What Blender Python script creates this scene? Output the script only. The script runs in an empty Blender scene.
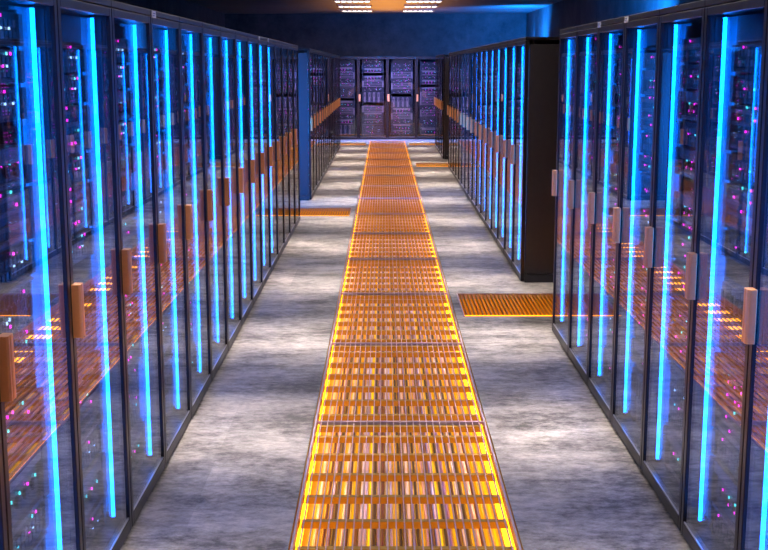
import bpy, bmesh, math, random
from mathutils import Vector, Matrix

C = bpy.context.scene
col = C.collection
R = math.radians
random.seed(7)

# ------------------------------------------------------------------ camera
cam = bpy.data.cameras.new('camera')
cam_o = bpy.data.objects.new('camera', cam)
col.objects.link(cam_o)
cam.sensor_width = 36
cam.lens = 1165.09 / 768 * 36
cam.clip_start = .05
cam.clip_end = 200
cam_o.location = (-.0915, 0, 2.0)
cam_o.rotation_euler = (R(90 - 10.144), 0, 0)
C.camera = cam_o

# ------------------------------------------------------------------ world, exposure
W = bpy.data.worlds.new('world')
C.world = W
W.use_nodes = True
W.node_tree.nodes['Background'].inputs[0].default_value = (.010, .02, .06, 1)
W.node_tree.nodes['Background'].inputs[1].default_value = .3
C.view_settings.view_transform = 'Standard'
C.view_settings.look = 'None'
C.view_settings.exposure = 0
C.view_settings.gamma = 1
C.cycles.transparent_max_bounces = 24
C.cycles.sample_clamp_indirect = 6

LAMP_W = 7.6          # each ceiling luminaire
TUBE_E = 27.0         # blue tubes in the racks
TRENCH_E = 4.6      # amber strips under the floor grates
ROOM_X0, ROOM_X1, ROOM_Y0, ROOM_Y1, ROOM_H = -4.6, 3.94, -5.2, 33.75, 3.47


def area(name, loc, target, sx, sy, power, color, spread=180):
    l = bpy.data.lights.new(name, 'AREA')
    l.shape = 'RECTANGLE'
    l.size, l.size_y, l.energy, l.color = sx, sy, power, color
    l.spread = R(spread)
    o = bpy.data.objects.new(name, l)
    o.location = loc
    o.rotation_euler = (Vector(target) - Vector(loc)).to_track_quat('-Z', 'Y').to_euler()
    col.objects.link(o)
    return o


BLUE = (.005, .22, 1)
# blue wash lamps of the outer aisles, out of view; added fills are marked
area('blue_wash', (3.3, 29.6, 2.3), (3.94, 31.0, 3.4), .3, 1.6, 380, BLUE)
area('blue_wash', (3.3, 17.0, 2.3), (3.94, 18.4, 3.4), .3, 1.6, 450, BLUE)
area('blue_wash', (3.7, 31.6, 2.6), (2.6, 33.7, 2.8), .3, .8, 60, BLUE)
area('amber_fill', (0, 27, 2.35), (0, 27, 3.4), 1.3, 10, 280, (1, .36, .04), 130)  # added fill without a fixture, boosts the orange grate glow on the ceiling
area('blue_wash', (-3.4, 15.4, 1.2), (-1.7, 17.6, 1.1), .3, 2.0, 160, BLUE, 80)
area('violet_fill', (0, 29.9, 3.35), (0, 32.6, .9), 2.0, .2, 55, (.8, .5, 1), 50)  # added lavender fill, no such lamp, tints the end row
area('blue_wash', (0, 31.9, 3.35), (0, 32.6, 1.0), 2.0, .1, 140, BLUE, 90)  # added blue fill over the end row to tint its posts


# ------------------------------------------------------------------ materials
def mat(name):
    m = bpy.data.materials.new(name)
    m.use_nodes = True
    return m, m.node_tree, m.node_tree.nodes['Principled BSDF']


def plain(name, c, rough=.5, metal=0, noise=0, scale=20, spec=.5):
    m, t, b = mat(name)
    b.inputs['Base Color'].default_value = (*c, 1)
    b.inputs['Roughness'].default_value = rough
    b.inputs['Metallic'].default_value = metal
    b.inputs['Specular IOR Level'].default_value = spec
    if noise:
        co = t.nodes.new('ShaderNodeTexCoord')
        n = t.nodes.new('ShaderNodeTexNoise')
        n.inputs['Scale'].default_value = scale
        n.inputs['Detail'].default_value = 5
        t.links.new(co.outputs['Object'], n.inputs['Vector'])
        mr = t.nodes.new('ShaderNodeMapRange')
        mr.inputs['To Min'].default_value = 1 - noise
        mr.inputs['To Max'].default_value = 1 + noise
        t.links.new(n.outputs['Fac'], mr.inputs['Value'])
        mx = t.nodes.new('ShaderNodeVectorMath')
        mx.operation = 'SCALE'
        mx.inputs[0].default_value = c
        t.links.new(mr.outputs[0], mx.inputs['Scale'])
        t.links.new(mx.outputs[0], b.inputs['Base Color'])
    return m


def emit(name, c, s):
    m = bpy.data.materials.new(name)
    m.use_nodes = True
    t = m.node_tree
    t.nodes.clear()
    e = t.nodes.new('ShaderNodeEmission')
    e.inputs[0].default_value = (*c, 1)
    e.inputs[1].default_value = s
    o = t.nodes.new('ShaderNodeOutputMaterial')
    t.links.new(e.outputs[0], o.inputs[0])
    return m


def concrete(name, dark, light, streak, rough=(.35, .6), tile=0, contrast=(.38, .66), fine=(1, 1, 1)):
    m, t, b = mat(name)
    N, L = t.nodes.new, t.links.new
    co = N('ShaderNodeTexCoord')
    mp = N('ShaderNodeMapping')
    mp.inputs['Scale'].default_value = streak
    L(co.outputs['Object'], mp.inputs[0])
    n1 = N('ShaderNodeTexNoise'); n1.inputs['Scale'].default_value = 1.6; n1.inputs['Detail'].default_value = 10; n1.inputs['Roughness'].default_value = .68
    L(mp.outputs[0], n1.inputs['Vector'])
    n2 = N('ShaderNodeTexNoise'); n2.inputs['Scale'].default_value = 6; n2.inputs['Detail'].default_value = 10; n2.inputs['Roughness'].default_value = .8
    mp2 = N('ShaderNodeMapping'); mp2.inputs['Scale'].default_value = fine; L(co.outputs['Object'], mp2.inputs[0])
    L(mp2.outputs[0], n2.inputs['Vector'])
    mix = N('ShaderNodeMix'); mix.data_type = 'FLOAT'; mix.inputs[0].default_value = .5
    L(n1.outputs['Fac'], mix.inputs[2]); L(n2.outputs['Fac'], mix.inputs[3])
    r = N('ShaderNodeMapRange')
    r.inputs['From Min'].default_value = contrast[0]; r.inputs['From Max'].default_value = contrast[1]
    L(mix.outputs[0], r.inputs['Value'])
    cm = N('ShaderNodeMix'); cm.data_type = 'RGBA'
    cm.inputs[6].default_value = (*dark, 1); cm.inputs[7].default_value = (*light, 1)
    L(r.outputs[0], cm.inputs[0])
    out = cm.outputs[2]
    if tile:
        sn = N('ShaderNodeVectorMath'); sn.operation = 'SNAP'; sn.inputs[1].default_value = (tile, tile, 99)
        L(co.outputs['Object'], sn.inputs[0])
        wn = N('ShaderNodeTexWhiteNoise')
        L(sn.outputs[0], wn.inputs['Vector'])
        mr = N('ShaderNodeMapRange'); mr.inputs['To Min'].default_value = .84; mr.inputs['To Max'].default_value = 1.1
        L(wn.outputs['Value'], mr.inputs['Value'])
        vm = N('ShaderNodeVectorMath'); vm.operation = 'SCALE'
        L(out, vm.inputs[0]); L(mr.outputs[0], vm.inputs['Scale'])
        out = vm.outputs[0]
    L(out, b.inputs['Base Color'])
    rr = N('ShaderNodeMapRange'); rr.inputs['To Min'].default_value = rough[0]; rr.inputs['To Max'].default_value = rough[1]
    L(n2.outputs['Fac'], rr.inputs['Value']); L(rr.outputs[0], b.inputs['Roughness'])
    bp = N('ShaderNodeBump'); bp.inputs['Strength'].default_value = .25; bp.inputs['Distance'].default_value = .01
    L(mix.outputs[0], bp.inputs['Height']); L(bp.outputs[0], b.inputs['Normal'])
    return m


def glass():
    m = bpy.data.materials.new('door_glass')
    m.use_nodes = True
    t = m.node_tree
    t.nodes.clear()
    N, L = t.nodes.new, t.links.new
    g = N('ShaderNodeNewGeometry')
    d = N('ShaderNodeVectorMath'); d.operation = 'DOT_PRODUCT'
    L(g.outputs['Normal'], d.inputs[0]); L(g.outputs['Incoming'], d.inputs[1])
    a = N('ShaderNodeMath'); a.operation = 'ABSOLUTE'; L(d.outputs['Value'], a.inputs[0])
    s = N('ShaderNodeMath'); s.operation = 'SUBTRACT'; s.inputs[0].default_value = 1; L(a.outputs[0], s.inputs[1])
    p = N('ShaderNodeMath'); p.operation = 'POWER'; p.inputs[1].default_value = 1.8; L(s.outputs[0], p.inputs[0])
    f = N('ShaderNodeMath'); f.operation = 'MULTIPLY_ADD'; f.inputs[1].default_value = .60; f.inputs[2].default_value = .09
    L(p.outputs[0], f.inputs[0])
    tr = N('ShaderNodeBsdfTransparent'); tr.inputs[0].default_value = (.86, .93, 1, 1)
    gl = N('ShaderNodeBsdfGlossy'); gl.inputs['Roughness'].default_value = .0
    mx = N('ShaderNodeMixShader')
    L(f.outputs[0], mx.inputs[0]); L(tr.outputs[0], mx.inputs[1]); L(gl.outputs[0], mx.inputs[2])
    o = N('ShaderNodeOutputMaterial'); L(mx.outputs[0], o.inputs[0])
    return m


M = dict(
    floor=concrete('floor_concrete', (.075, .060, .050), (.62, .54, .48), (.8, 1.7, 1), tile=.961, contrast=(.42, .60), fine=(2.0, 3.2, 1)),
    wall=concrete('wall_concrete', (.025, .022, .024), (.10, .085, .09), (1, 1, 1), rough=(.7, .9)),
    ceiling=concrete('ceiling_paint', (.10, .10, .105), (.15, .15, .155), (1, 1, 1), rough=(.6, .8)),
    frame=plain('rack_frame_metal', (.03, .025, .028), .32, .6, .15),
    edge=plain('bright_edge_metal', (.55, .55, .6), .3, .9),
    panel=plain('rack_panel_paint', (.035, .032, .038), .45, .2, .15),
    inner=plain('rack_inner_panel', (.05, .06, .09), .5, 0),
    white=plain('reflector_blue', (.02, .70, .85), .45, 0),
    black=plain('black_plastic', (.015, .016, .022), .5, 0),
    bezel=plain('server_bezel', (.26, .20, .22), .4, .3, .2),
    bezel2=plain('server_dark_bezel', (.04, .045, .06), .35, .4, .2),
    copper=plain('brushed_copper', (1.0, .46, .20), .28, .5, .1, 60),
    glass=glass(),
    tube=emit('blue_tube', (.002, .19, 1), TUBE_E),
    magenta=emit('magenta_led', (1, .02, .6), 6),
    cyan=emit('cyan_led', (.1, .85, .8), 4),
    white_led=emit('pale_led', (.5, .7, 1), 5),
    grate=plain('galvanised_grate', (.50, .36, .40), .45, .2, .1),
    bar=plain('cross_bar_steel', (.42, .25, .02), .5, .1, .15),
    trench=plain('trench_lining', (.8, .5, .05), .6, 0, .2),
    amber=emit('amber_strip', (1, .35, .006), TRENCH_E),
    amber_deep=emit('amber_strip_deep', (1, .36, .008), TRENCH_E * 1.6),
    lamp=emit('luminaire_cell', (1, .93, .86), 9),
    housing=plain('lamp_housing', (.3, .3, .3), .5, .3),
    plate=plain('white_plate', (.75, .76, .8), .4, 0),
    ink=plain('plate_ink', (.2, .25, .4), .5, 0),
)


# ------------------------------------------------------------------ mesh helpers
class MB:
    def __init__(s):
        s.bm = bmesh.new()
        s.mats = []

    def mi(s, m):
        if m not in s.mats:
            s.mats.append(m)
        return s.mats.index(m)

    def box(s, x0, x1, y0, y1, z0, z1, m=None, skip=''):
        v = [s.bm.verts.new(p) for p in ((x0, y0, z0), (x1, y0, z0), (x1, y1, z0), (x0, y1, z0), (x0, y0, z1), (x1, y0, z1), (x1, y1, z1), (x0, y1, z1))]
        for q in ((0, 3, 2, 1), (4, 5, 6, 7), (0, 1, 5, 4), (1, 2, 6, 5), (2, 3, 7, 6), (3, 0, 4, 7)):
            f = s.bm.faces.new([v[i] for i in q])
            if m:
                f.material_index = s.mi(m)
        return s

    def cyl(s, p0, p1, r, n=12, m=None, r1=None):
        p0, p1 = Vector(p0), Vector(p1)
        d = (p1 - p0).normalized()
        a = d.orthogonal().normalized()
        b = d.cross(a)
        rings = []
        for p, rr in ((p0, r), (p1, r1 or r)):
            rings.append([s.bm.verts.new(p + rr * (math.cos(t) * a + math.sin(t) * b)) for t in [2 * math.pi * i / n for i in range(n)]])
        k = s.mi(m) if m else 0
        for i in range(n):
            f = s.bm.faces.new((rings[0][i], rings[0][(i + 1) % n], rings[1][(i + 1) % n], rings[1][i]))
            f.material_index = k
            f.smooth = True
        f = s.bm.faces.new(rings[0][::-1]); f.material_index = k
        f = s.bm.faces.new(rings[1]); f.material_index = k
        return s

    def path(s, pts, r, n=8):
        rings = []
        for i, p in enumerate(pts):
            d = (Vector(pts[min(i + 1, len(pts) - 1)]) - Vector(pts[max(i - 1, 0)])).normalized()
            a = d.cross(Vector((0, 0, 1))).normalized()
            b = a.cross(d)
            rings.append([s.bm.verts.new(Vector(p) + r * (math.cos(2 * math.pi * j / n) * a + math.sin(2 * math.pi * j / n) * b)) for j in range(n)])
        for q, w in zip(rings, rings[1:]):
            for j in range(n):
                f = s.bm.faces.new((q[j], q[(j + 1) % n], w[(j + 1) % n], w[j]))
                f.smooth = True
        s.bm.faces.new(rings[0][::-1])
        s.bm.faces.new(rings[-1])
        return s

    def profile(s, pts, z0, z1, m=None):          # closed xy outline extruded in z
        lo = [s.bm.verts.new((x, y, z0)) for x, y in pts]
        hi = [s.bm.verts.new((x, y, z1)) for x, y in pts]
        n = len(pts)
        for i in range(n):
            s.bm.faces.new((lo[i], lo[(i + 1) % n], hi[(i + 1) % n], hi[i]))
        s.bm.faces.new(lo[::-1])
        s.bm.faces.new(hi)
        return s

    def build(s, name, m=None, parent=None, bevel=0, link=True):
        me = bpy.data.meshes.new(name)
        bmesh.ops.recalc_face_normals(s.bm, faces=s.bm.faces)
        s.bm.to_mesh(me)
        s.bm.free()
        if s.mats:
            for x in s.mats:
                me.materials.append(x)
        else:
            me.materials.append(m)
        o = bpy.data.objects.new(name, me)
        if link:
            col.objects.link(o)
        if parent:
            o.parent = parent
        if bevel:
            b = o.modifiers.new('bevel', 'BEVEL')
            b.width = bevel
            b.segments = 2
            b.limit_method = 'ANGLE'
        return o


def tag(o, label=None, cat=None, group=None, kind=None):
    if label: o['label'] = label
    if cat: o['category'] = cat
    if group: o['group'] = group
    if kind: o['kind'] = kind
    return o


def empty(name, loc=(0, 0, 0), rz=0):
    o = bpy.data.objects.new(name, None)
    o.location = loc
    o.rotation_euler = (0, 0, rz)
    o.empty_display_size = .1
    col.objects.link(o)
    return o


kids = {}


def register(o):
    """remember the children of a prototype once"""
    for c in bpy.data.objects:
        if c.parent:
            kids.setdefault(c.parent.name, [])
            if c not in kids[c.parent.name]:
                kids[c.parent.name].append(c)


def copy_tree(o, parent=None):
    c = o.copy()
    col.objects.link(c)
    if parent is not None:
        c.parent = parent
    for ch in o.children:
        copy_tree(ch, c)
    return c


# ------------------------------------------------------------------ the room
GW = .4875                      # half width of the grate run
T = 1.922                       # length of one grate
GY1 = 32.02                     # far end of the grate run
GY0 = 6.411 - 5 * T             # near end, behind the camera
TD = .30                        # trench depth
CROSS = [(.553, 2.9, 9.255, 10.235), (-2.9, -.553, 15.72, 16.66), (.553, 2.9, 23.66, 24.66), (.553, 2.9, 30.27, 31.15), (-2.9, -.553, 30.27, 31.15)]
holes = [(-GW - .008, GW + .008, GY0, GY1)] + CROSS

xs = sorted({ROOM_X0, ROOM_X1, *[h[0] for h in holes], *[h[1] for h in holes]})
ysr = sorted({ROOM_Y0, ROOM_Y1, *[h[2] for h in holes], *[h[3] for h in holes]})
fb = MB()
for x0, x1 in zip(xs, xs[1:]):
    for y0, y1 in zip(ysr, ysr[1:]):
        cx, cy = (x0 + x1) / 2, (y0 + y1) / 2
        if any(h[0] < cx < h[1] and h[2] < cy < h[3] for h in holes):
            continue
        fb.bm.faces.new([fb.bm.verts.new(p) for p in ((x0, y0, 0), (x1, y0, 0), (x1, y1, 0), (x0, y1, 0))])
fl = fb.build('floor', M['floor'])
tag(fl, kind='structure')
for i, h in enumerate(holes):
    b = MB()
    x0, x1, y0, y1 = h
    w = .02
    b.box(x0, x1, y0, y1, -TD - w, -TD)
    b.box(x0 - w, x0, y0 - w, y1 + w, -TD - w, -.001)
    b.box(x1, x1 + w, y0 - w, y1 + w, -TD - w, -.001)
    b.box(x0, x1, y0 - w, y0, -TD - w, -.001)
    b.box(x0, x1, y1, y1 + w, -TD - w, -.001)
    tag(b.build('trench_lining', M['trench']), kind='structure')


def slab(name, m, *a):
    tag(MB().box(*a).build(name, m), kind='structure')


slab('ceiling', M['ceiling'], ROOM_X0, ROOM_X1, ROOM_Y0, ROOM_Y1, ROOM_H, ROOM_H + .1)
slab('wall_back', M['wall'], ROOM_X0, ROOM_X1, ROOM_Y1, ROOM_Y1 + .1, 0, ROOM_H)
slab('wall_front', M['wall'], ROOM_X0, ROOM_X1, ROOM_Y0 - .1, ROOM_Y0, 0, ROOM_H)
slab('wall_left', M['wall'], ROOM_X0 - .1, ROOM_X0, ROOM_Y0, ROOM_Y1, 0, ROOM_H)
slab('wall_right', M['wall'], ROOM_X1, ROOM_X1 + .1, ROOM_Y0, ROOM_Y1, 0, ROOM_H)

ORD = ['first', 'second', 'third', 'fourth', 'fifth', 'sixth', 'seventh', 'eighth', 'ninth', 'tenth', 'eleventh', 'twelfth',
       'thirteenth', 'fourteenth', 'fifteenth', 'sixteenth', 'seventeenth', 'eighteenth', 'nineteenth', 'twentieth']


# ------------------------------------------------------------------ floor grates
def make_grate(w, l, pitch, bars, sh=.012, sides='x'):
    """origin at the grate's centre, top at z = 0; long bars run along y"""
    root = empty('floor_grate')
    t = .011
    b = MB()
    b.box(-w, w, -l / 2, -l / 2 + t, -.048, .003)
    b.box(-w, w, l / 2 - t, l / 2, -.048, .003)
    b.box(-w, -w + t, -l / 2 + t, l / 2 - t, -.048, .003)
    b.box(w - t, w, -l / 2 + t, l / 2 - t, -.048, .003)
    b.build('frame', M['grate'], root)
    b = MB()
    n = round(2 * w / pitch)
    for i in range(1, n):
        x = -w + 2 * w * i / n
        if sides == 'x' and i in (0, n):
            continue
        b.box(x - .0026, x + .0026, -l / 2 + t, l / 2 - t, -sh, 0)
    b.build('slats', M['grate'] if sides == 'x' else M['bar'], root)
    for s in (-1, 1):
        if sides == 'x':
            o = MB().box(s * (w - .024) - .003, s * (w - .024) + .003, -l / 2 + t, l / 2 - t, -.0128, -.0112)
        elif s < 0:
            o = MB().box(-w + t, w - t, -l / 2 + .016, -l / 2 + .040, .0005, .003)
        else:
            continue
        o.build('edge_light', M['amber'], root)['label'] = 'thin glowing amber strip along the edge'
    for y in bars:
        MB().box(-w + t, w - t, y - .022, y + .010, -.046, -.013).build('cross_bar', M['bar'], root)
    return root


bars = [T / 2 - .03] + [T / 2 - .22 - .303 * i for i in range(6)]
g0 = make_grate(GW, T - .004, .0375, bars)
gi = 0
yy = GY0 + T / 2
seq = []
while yy - T / 2 < GY1 - .6:
    seq.append(yy)
    yy += T
vis = 0
for k, y in enumerate(seq):
    g = g0 if k == 0 else copy_tree(g0)
    g.location = (0, y, 0)
    if y - T / 2 > 4.3:
        lab = 'amber-lit steel floor grate, %s from the camera in the centre run' % ORD[vis + 1]
        vis += 1
    elif y + T / 2 > 4.3:
        lab = 'amber-lit steel floor grate, first and largest in the foreground'
    else:
        lab = 'amber-lit steel floor grate behind the camera, %s from the near end of the run' % ORD[k]
    tag(g, lab, 'floor grate', 'steel grates of the centre run')
# the last grate is cut short at the far end: fit it with a y scale
g.scale = (1, (GY1 - (seq[-1] - T / 2)) / T, 1)
g.location.y = (GY1 + seq[-1] - T / 2) / 2

cl = ['amber-lit cross grate between the front right racks and the next row',
      'orange cross grate in the gap of the left rack rows',
      'thin far orange cross grate behind the right middle row',
      'farthest orange cross grate, right of the centre run',
      'farthest orange cross grate, left of the centre run']
for i, (x0, x1, y0, y1) in enumerate(CROSS):
    w, l = (x1 - x0) / 2 - .002, (y1 - y0) - .004
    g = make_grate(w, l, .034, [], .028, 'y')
    g.location = ((x0 + x1) / 2, (y0 + y1) / 2, 0)
    tag(g, cl[i], 'floor grate', 'cross aisle grates')

# amber light strips along the trench walls
for s in (-1, 1):
    o = MB().box(-.004, .004, GY0 + .02, GY1 - .02, -.24, -.10).build('light_strip', M['amber_deep'])
    o.location = (s * (GW + .001), 0, 0)
    tag(o, 'amber light strip glowing along the %s wall of the centre trench' % ('left' if s < 0 else 'right'), 'light strip', 'amber trench lights')
names = ['front right', 'left', 'far right', 'farthest right', 'farthest left']
for (x0, x1, y0, y1), nm in zip(CROSS, names):
    for y, q in ((y0 + .005, 'near'),):
        o = MB().box(x0 + .02, x1 - .02, -.004, .004, -.24, -.10).build('light_strip', M['amber_deep'])
        o.location = (0, y, 0)
        tag(o, 'amber light strip under the %s edge of the %s cross grate' % (q, nm), 'light strip', 'amber cross trench lights')

# cables lying in the centre trench
pal = [('white', (.80, .70, .74)), ('pale pink', (.75, .5, .6)), ('violet', (.20, .12, .50)), ('maroon', (.06, .006, .02)),
       ('ochre', (.5, .3, .03)), ('yellow', (.75, .55, .03)), ('black', (.005, .004, .008)), ('lilac', (.45, .42, .8)), ('brown', (.14, .06, .02))]
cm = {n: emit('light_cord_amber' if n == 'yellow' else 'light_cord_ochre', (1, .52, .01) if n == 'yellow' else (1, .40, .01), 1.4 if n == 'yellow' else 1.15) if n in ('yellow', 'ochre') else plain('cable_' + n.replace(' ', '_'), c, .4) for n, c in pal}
order = [5, 0, 4, 3, 1, 6, 4, 0, 3, 4, 8, 0, 7, 5, 6, 1, 3, 0, 7, 4, 6, 3, 0, 2, 6, 4, 1, 3, 7, 5, 6, 2, 4, 3, 0, 6, 4, 1, 8, 4, 0, 5]
n = len(order)
for i, k in enumerate(order):
    x = -.46 + .92 * i / (n - 1)
    r = .0055 if k in (4, 5) else random.choice([.007, .009, .0105])
    zc = -TD + r + .001
    pts = [(x + .003 * math.sin(j * .9), GY0 + .05 + (GY1 - GY0 - .1) * j / 60, zc) for j in range(61)]
    o = MB().path(pts, r).build('cable', cm[pal[k][0]])
    cn = {'yellow': 'bright yellow glowing', 'ochre': 'dim amber glowing'}.get(pal[k][0], pal[k][0])
    nth = order[:i].count(k)
    last = order.count(k) - 1
    where = 'leftmost' if nth == 0 else 'rightmost' if nth == last else '%s from the left' % ORD[nth]
    tag(o, '%s cable under the centre grates, %s of its colour' % (cn, where), 'cable', 'cables in the centre trench')


# ------------------------------------------------------------------ server units (parts of the racks)
RH, RD, RW = 2.265, 1.0, .8
FY = -.5                       # front plane, local
SY = FY + .075                  # faces of the servers
SW = .275                      # half width of a server


def leds(spots, m):
    b = MB()
    for x, z, c in spots:
        b.box(x - .0035, x + .0035, SY - .005, SY, z - .005, z + .005, c)
    return b


def server(kind, h, seed):
    """returns (body object, light object) unlinked meshes with origin at the unit's bottom"""
    rnd = random.Random(seed)
    b = MB()
    bz, dk, bk = M['bezel'], M['bezel2'], M['black']
    sp = []
    if kind == 'switch':
        b.box(-SW, SW, SY, .35, .002, h - .002, dk)
        k = max(1, round(h / .045))
        for i in range(k):
            z = h * (i + .5) / k
            b.box(-SW, SW, SY - .012, SY, z - .007, z + .007, bz)
        for s in (-1, 1):
            b.box(s * SW - .022, s * SW + .022, SY - .016, SY, .004, h - .004, bz)
        for i in range(k):
            for j in range(8):
                if rnd.random() < .35:
                    sp.append((-.2 + j * .052, h * (i + .95) / k - .003, rnd.choice([M['magenta'], M['cyan'], M['magenta']])))
    elif kind == 'storage':
        b.box(-SW, SW, SY, .35, .002, h - .002, dk)
        b.box(-SW, SW, SY - .014, SY, .004, .02, bz)
        b.box(-SW, SW, SY - .014, SY, h - .05, h - .004, bz)
        for s in (-1, 1):
            b.profile([(s * (SW + .02), SY - .018), (s * (SW + .02), SY), (s * (SW - .05), SY), (s * (SW - .035), SY - .018)], .004, h - .004)
            for f in b.bm.faces[-6:] if False else []:
                pass
        for j in range(5):
            x = -.17 + j * .085
            b.cyl((x, SY - .012, h * .42), (x, SY + .01, h * .42), .022, 12, bk)
            sp.append((x + .03, h * .42 + .02, rnd.choice([M['cyan'], M['magenta']])))
            if rnd.random() < .5:
                sp.append((x + .03, h * .42 - .012, M['magenta']))
    elif kind == 'blades':
        b.box(-SW, SW, SY, .35, .002, h - .002, bk)
        for j in range(8):
            x = -SW + .02 + j * (2 * SW - .04) / 8
            b.box(x + .004, x + .058, SY - .016, SY, .02, h - .02, dk if j % 2 else bz)
            b.box(x + .022, x + .040, SY - .024, SY - .016, h * .55, h * .85, bk)
            for q in range(4):
                if rnd.random() < .75:
                    sp.append((x + .03, .05 + q * .035, rnd.choice([M['magenta'], M['magenta'], M['cyan']])))
    elif kind == 'mesh':
        b.box(-SW, SW, SY + .012, .35, .002, h - .002, bk)
        b.box(-SW, SW, SY - .01, SY + .004, .002, .012, bz)
        b.box(-SW, SW, SY - .01, SY + .004, h - .012, h - .002, bz)
        r = .026
        dx, dz = r * math.sqrt(3), r * 1.5
        row = 0
        z = r + .012
        while z < h - r - .005:
            x = -SW + dx / 2 + (dx / 2 if row % 2 else 0)
            while x < SW - dx / 2:
                for e in range(3):
                    a0, a1 = R(90 + 60 * e), R(150 + 60 * e)
                    p0 = (x + r * math.cos(a0), SY, z + r * math.sin(a0))
                    p1 = (x + r * math.cos(a1), SY, z + r * math.sin(a1))
                    b.cyl(p0, p1, .0026, 4, bz)
                x += dx
            z += dz
            row += 1
        for q in range(10):
            sp.append((rnd.uniform(-.22, .22), rnd.uniform(.03, h - .03), rnd.choice([M['magenta'], M['white_led'], M['cyan']])))
    elif kind == 'ports':
        b.box(-SW, SW, SY, .35, .002, h - .002, bk)
        for s in (-1, 1):
            b.box(s * SW - .02, s * SW + .02, SY - .012, SY, .004, h - .004, dk)
        for i in range(2):
            z = h * (.33 + .34 * i)
            for j in range(12):
                x = -.235 + j * .0405
                b.box(x, x + .03, SY - .006, SY, z - .012, z + .012, bz if (j + i) % 4 == 0 else dk)
                if rnd.random() < .3:
                    sp.append((x + .015, z + .022, rnd.choice([M['magenta'], M['cyan'], M['white_led']])))
    b.mats or b.mi(bz)
    o = b.build('server_unit', link=False)
    lb = leds(sp or [(0, h / 2, M['magenta'])], None)
    l = lb.build('indicator_lights', link=False)
    l.parent = o
    return o, l


LIB = {}
for kind, h in (('switch', .09), ('switch', .18), ('storage', .13), ('storage', .2), ('blades', .31), ('mesh', .31), ('ports', .11)):
    for v in range(2):
        LIB[kind, h, v] = server(kind, h, hash((len(LIB), v)) % 999)

LAYS = [
    [('mesh', .31), ('ports', .11), ('storage', .2), ('switch', .18), None, ('blades', .31), ('ports', .11), ('switch', .18), ('storage', .13), None, ('storage', .13)],
    [('blades', .31), ('storage', .13), ('ports', .11), ('switch', .18), ('storage', .2), None, ('mesh', .31), ('switch', .09), ('ports', .11), ('switch', .18), ('storage', .13)],
    [('ports', .11), ('storage', .2), ('ports', .11), ('switch', .18), ('storage', .13), ('blades', .31), None, ('ports', .11), ('switch', .18), ('ports', .11), ('switch', .18)],
    [('mesh', .31), ('ports', .11), ('storage', .2), ('switch', .18), None, ('mesh', .31), ('ports', .11), ('switch', .18), ('storage', .13), None, ('ports', .11)],
    [('storage', .2), ('mesh', .31), ('switch', .18), ('ports', .11), ('switch', .18), ('switch', .18), ('storage', .13), None, ('storage', .13), ('ports', .11), ('storage', .13)],
]


def fill(root, lay, sx):
    z = .11
    for i, u in enumerate(LAYS[lay] + [('ports', .11), ('ports', .11)]):
        if u is None:
            z += .07
            continue
        if z + u[1] > 2.195:
            break
        src, sl = LIB[u[0], u[1], i % 2]
        o = src.copy()
        col.objects.link(o)
        o.parent = root
        o.location = (sx, 0, z)
        l = sl.copy()
        col.objects.link(l)
        l.parent = o
        z += u[1] + .006
    if z < 2.13:
        MB().box(sx - SW, sx + SW, SY, SY + .02, z, 2.19).build('added_filler', M['black' if sx == 0 else 'inner'], root)  # added filler front, paler in tube racks so it catches the blue


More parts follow.
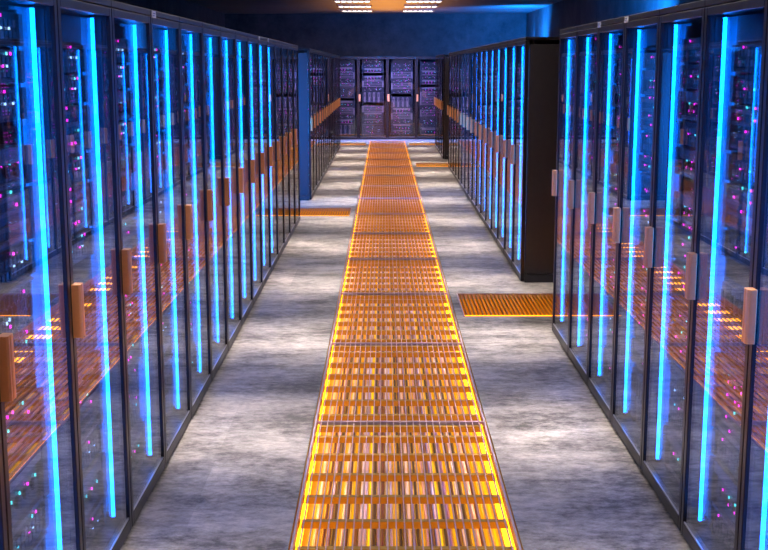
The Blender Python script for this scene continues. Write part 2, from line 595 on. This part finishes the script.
# ------------------------------------------------------------------ racks
def make_rack(m, tube):
    """local: front faces -y, width along x; m = +1 / -1 picks the side with tube and handle"""
    root = empty('server_rack')
    F, hw = FY + .004, RW / 2
    g = .004
    # cabinet frame: rear posts, base and top cap
    b = MB()
    for s in (-1, 1):
        for y0, y1 in ((FY + .036, FY + .07), (.46, .5)):
            b.box(min(s * (hw - g), s * (hw - .032)), max(s * (hw - g), s * (hw - .032)), y0, y1, .012, RH - .028)
    b.box(-hw + g, hw - g, FY + .036, .5, .012, .07)
    b.box(-hw + g, hw - g, FY + .036, FY + .08, 2.2, RH - .028)
    b.build('frame', M['frame'], root, .002)
    MB().box(-hw + .001, hw - .001, FY, .5, RH - .027, RH).build('top_panel', M['frame'], root, .003)
    for s in (-1, 1):
        b = MB()
        xa, xb = s * (hw - .001), s * (hw - .012)
        b.box(min(xa, xb), max(xa, xb), FY + .037, .499, .085, 2.2)
        xb2 = s * (hw - .0005)
        b.box(min(xa, s * (hw - .004)), max(xb2, s * (hw - .004)) if s > 0 else s * (hw - .004), FY + .037, .499, .0, .078)
        b.build('side_panel', M['panel'], root, .0015)
    MB().box(-hw + .035, hw - .035, .48, .495, .08, 2.19).build('back_panel', M['panel'], root)
    b = MB()
    sx = -.085 * m if tube else 0
    for s in (-1, 1):
        b.box(sx + s * .292 - .007, sx + s * .292 + .007, FY + .08, .4, .08, 2.18)
    b.build('mounting_rail', M['inner'], root)
    # door
    b = MB()
    ya, yb = FY, FY + .033
    for s in (-1, 1):
        xa, xb = s * (hw - .005), s * (hw - .040)
        b.box(min(xa, xb), max(xa, xb), ya, yb, .012, 2.233)
    b.box(-hw + .04, hw - .04, ya, yb, .012, .068)
    b.box(-hw + .04, hw - .04, ya, yb, 2.2, 2.233)
    d = b.build('door', M['frame'], root, .003)
    b = MB()
    b.box(-hw + .04, hw - .04, ya + .003, ya + .008, .068, .074)
    b.build('glazing_bead', M['edge'], d)
    MB().box(-hw + .038, hw - .038, ya + .008, ya + .013, .066, 2.202).build('glass_pane', M['glass'], d)
    # handle: a moulded pull on two standoffs
    xc = -hw + .033
    b = MB()
    w2, e = .027, .031
    b.profile([(xc - w2, FY + .002), (xc - w2, FY - e + .006), (xc - w2 + .006, FY - e), (xc - .010, FY - e), (xc - .006, FY - e + .005),
               (xc - .002, FY - e), (xc + w2 - .008, FY - e), (xc + w2, FY - e + .008), (xc + w2, FY + .002)], 1.05, 1.242)
    b.build('handle', M['copper'], d, .0015)
    if tube:
        tx, ty = m * .298, FY + .056
        t = MB().cyl((tx, ty, .105), (tx, ty, 2.19), .0080, 10).build('light_tube', M['tube'], root)
        b = MB()
        for z in (.09, 2.19):
            b.cyl((tx, ty, z), (tx, ty, z + .015), .013, 10)
        b.build('end_cap', M['frame'], t)
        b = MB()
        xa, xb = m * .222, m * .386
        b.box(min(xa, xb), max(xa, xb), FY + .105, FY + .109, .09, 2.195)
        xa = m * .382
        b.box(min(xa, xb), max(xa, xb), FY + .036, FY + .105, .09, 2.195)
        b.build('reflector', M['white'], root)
    return root


protos = {}
lay_i = 0


def place(m, tube, lay, x, y, rz, label, group, sx=1):
    key = (m, tube, lay)
    if key not in protos:
        base = (m, tube)
        if base not in protos:
            r = make_rack(m, tube)
            protos[base] = r
            bare = True
        r = protos[base]
        if not r.get('used'):
            r['used'] = 1
        # a bare rack is copied before it is filled
        c = copy_tree(r)
        protos[key] = c
        fill(c, lay, -.085 * m if tube else 0)
        o = c
    else:
        o = copy_tree(protos[key])
    o.location = (x, y, 0)
    o.rotation_euler = (0, 0, rz)
    o.scale = (sx, 1, 1)
    tag(o, label, 'server rack', group)
    return o


FX = 1.194
rng = random.Random(3)
seqs = [0, 3, 2, 4, 1, 4, 0, 2]
# left front row: far end at 15.23
NL = 16
for i in range(NL):                       # i = 0 nearest
    y = 15.23 - .8 * (NL - i) + .4
    lit = i < 12
    lab = 'glass-door server rack, %s from the camera in the front left row, %s' % (ORD[i], 'blue tube lit' if lit else 'no tube lit')
    if i == NL - 1:
        lab = 'unlit glass-door server rack ending the front left row at the cross aisle'
    place(1, lit, seqs[i % 8], -FX - .5, y, R(90), lab, 'racks of the front left row')
# left back row
NB = 15
for i in range(NB):
    y = 17.61 + .4 + .8 * i
    lab = 'glass-door server rack, %s beyond the gap in the back left row, %s' % (ORD[i], 'with one blue tube' if i == 6 else 'dark')
    place(1, i == 6, seqs[(i + 2) % 8], -FX - .5, y, R(90), lab, 'racks of the back left row')
# right front row: far end at 8.709, cabinets a touch narrower
NR, PW = 8, .785
for i in range(7):
    y = 8.709 - PW * (7 - i) + PW / 2
    lab = 'glass-door server rack, %s from the camera in the front right row, blue tube lit' % ORD[i]
    if i == 6:
        lab = 'glass-door server rack ending the front right row beside the orange cross grate'
    place(-1, True, seqs[(i + 1) % 8], FX + .5, y, R(-90), lab, 'racks of the front right row', PW / .8)
# right middle row
for i in range(16):
    y = 10.78 + .79 * i + .395
    lit = i < 11
    lab = 'glass-door server rack, %s from the cross grate in the middle right row, %s' % (ORD[i], 'blue tube lit' if lit else 'dark')
    if i == 0:
        lab = 'glass-door server rack with a broad dark side panel, beginning the middle right row'
    place(-1, lit, seqs[(i + 3) % 8], FX + .5, y, R(-90), lab, 'racks of the middle right row', .79 / .8)
# right far row
for i in range(5):
    y = 25.55 + .8 * i + .4
    lab = 'small distant server rack, %s past the second gap on the right side' % ORD[i]
    place(-1, i == 4, seqs[(i + 5) % 8], FX + .5, y, R(-90), lab, 'racks of the far right row')
# end row across the aisle
bl = ['server rack in the end row, partly behind the back left racks', 'server rack in the end row, left of the centre grates',
      'server rack in the end row, right of the centre grates', 'server rack in the end row, partly behind the far right racks']
for i in range(4):
    place(-1, False, [1, 0, 2, 4][i], -1.2 + .8 * i, 32.6 + .5, 0, bl[i], 'racks of the end row')

# remove the bare prototypes
for base in [k for k in protos if len(k) == 2]:
    r = protos[base]
    def drop(o):
        for c in list(o.children):
            drop(c)
        bpy.data.objects.remove(o)
    drop(r)
for (a, b_) in LIB.values():
    bpy.data.objects.remove(b_)
    bpy.data.objects.remove(a)

# rack name plates on the headers
for s, y, w, lab in ((-1, 5.70, .085, 'small white name plate on the header of a near left rack'),
                     (-1, 10.49, .09, 'tiny white name plate on a far header of the front left row'),
                     (-1, 11.30, .09, 'tiny white name plate, farthest on the front left headers'),
                     (1, 6.31, .085, 'small white name plate on the header of a near right rack'),
                     (1, 7.10, .085, 'dim grey name plate on a front right header')):
    b = MB()
    b.box(-w / 2, w / 2, 0, .004, -.016, .016, M['plate'])
    b.box(-w * .35, w * .3, -.0008, 0, .002, .007, M['ink'])
    b.box(-w * .35, w * .1, -.0008, 0, -.008, -.004, M['ink'])
    o = b.build('name_plate')
    o.location = (s * (FX - .004), y, 2.245)
    o.rotation_euler = (0, 0, R(90) if s < 0 else R(-90))
    tag(o, lab, 'name plate', 'rack name plates')

# ------------------------------------------------------------------ ceiling luminaires
def make_lamp():
    root = empty('ceiling_light')
    b = MB()
    b.box(-.40, .40, -.30, .30, -.012, 0)
    for i in range(7):
        x = -.395 + i * .79 / 6
        b.box(x - .009, x + .009, -.30, .30, -.05, -.012)
    for y in (-.30, .288):
        b.box(-.40, .40, y, y + .012, -.05, -.012)
    b.build('louvre_housing', M['housing'], root)
    for i in range(6):
        x = -.395 + (i + .5) * .79 / 6
        MB().box(x - .05, x + .05, -.27, .27, -.030, -.016).build('light_cell', M['lamp'], root)
    return root


lamp0 = make_lamp()
light0 = bpy.data.lights.new('lamp_light', 'AREA')
light0.shape = 'RECTANGLE'
light0.size, light0.size_y = .78, .56
light0.energy = LAMP_W
light0.color = (1, .92, .86)
light0.spread = R(28)
first = True
for k in range(-1, 13):
    y = 29.0 - 2.28 * k
    for s in (-1, 1):
        o = lamp0 if first else copy_tree(lamp0)
        first = False
        o.location = (s * .8, y, ROOM_H)
        side = 'left' if s < 0 else 'right'
        row = 'farthest row' if k == -1 else 'second farthest row' if k == 0 else 'third farthest row' if k == 1 else '%s row from the camera' % ORD[12 - k]
        lab = 'bright louvred ceiling light, %s of the pair in the %s' % (side, row)
        tag(o, lab, 'ceiling light', 'louvred ceiling lights')
        lo = bpy.data.objects.new('lamp_light', light0)
        lo.location = (s * .8, y, ROOM_H - .06)
        col.objects.link(lo)
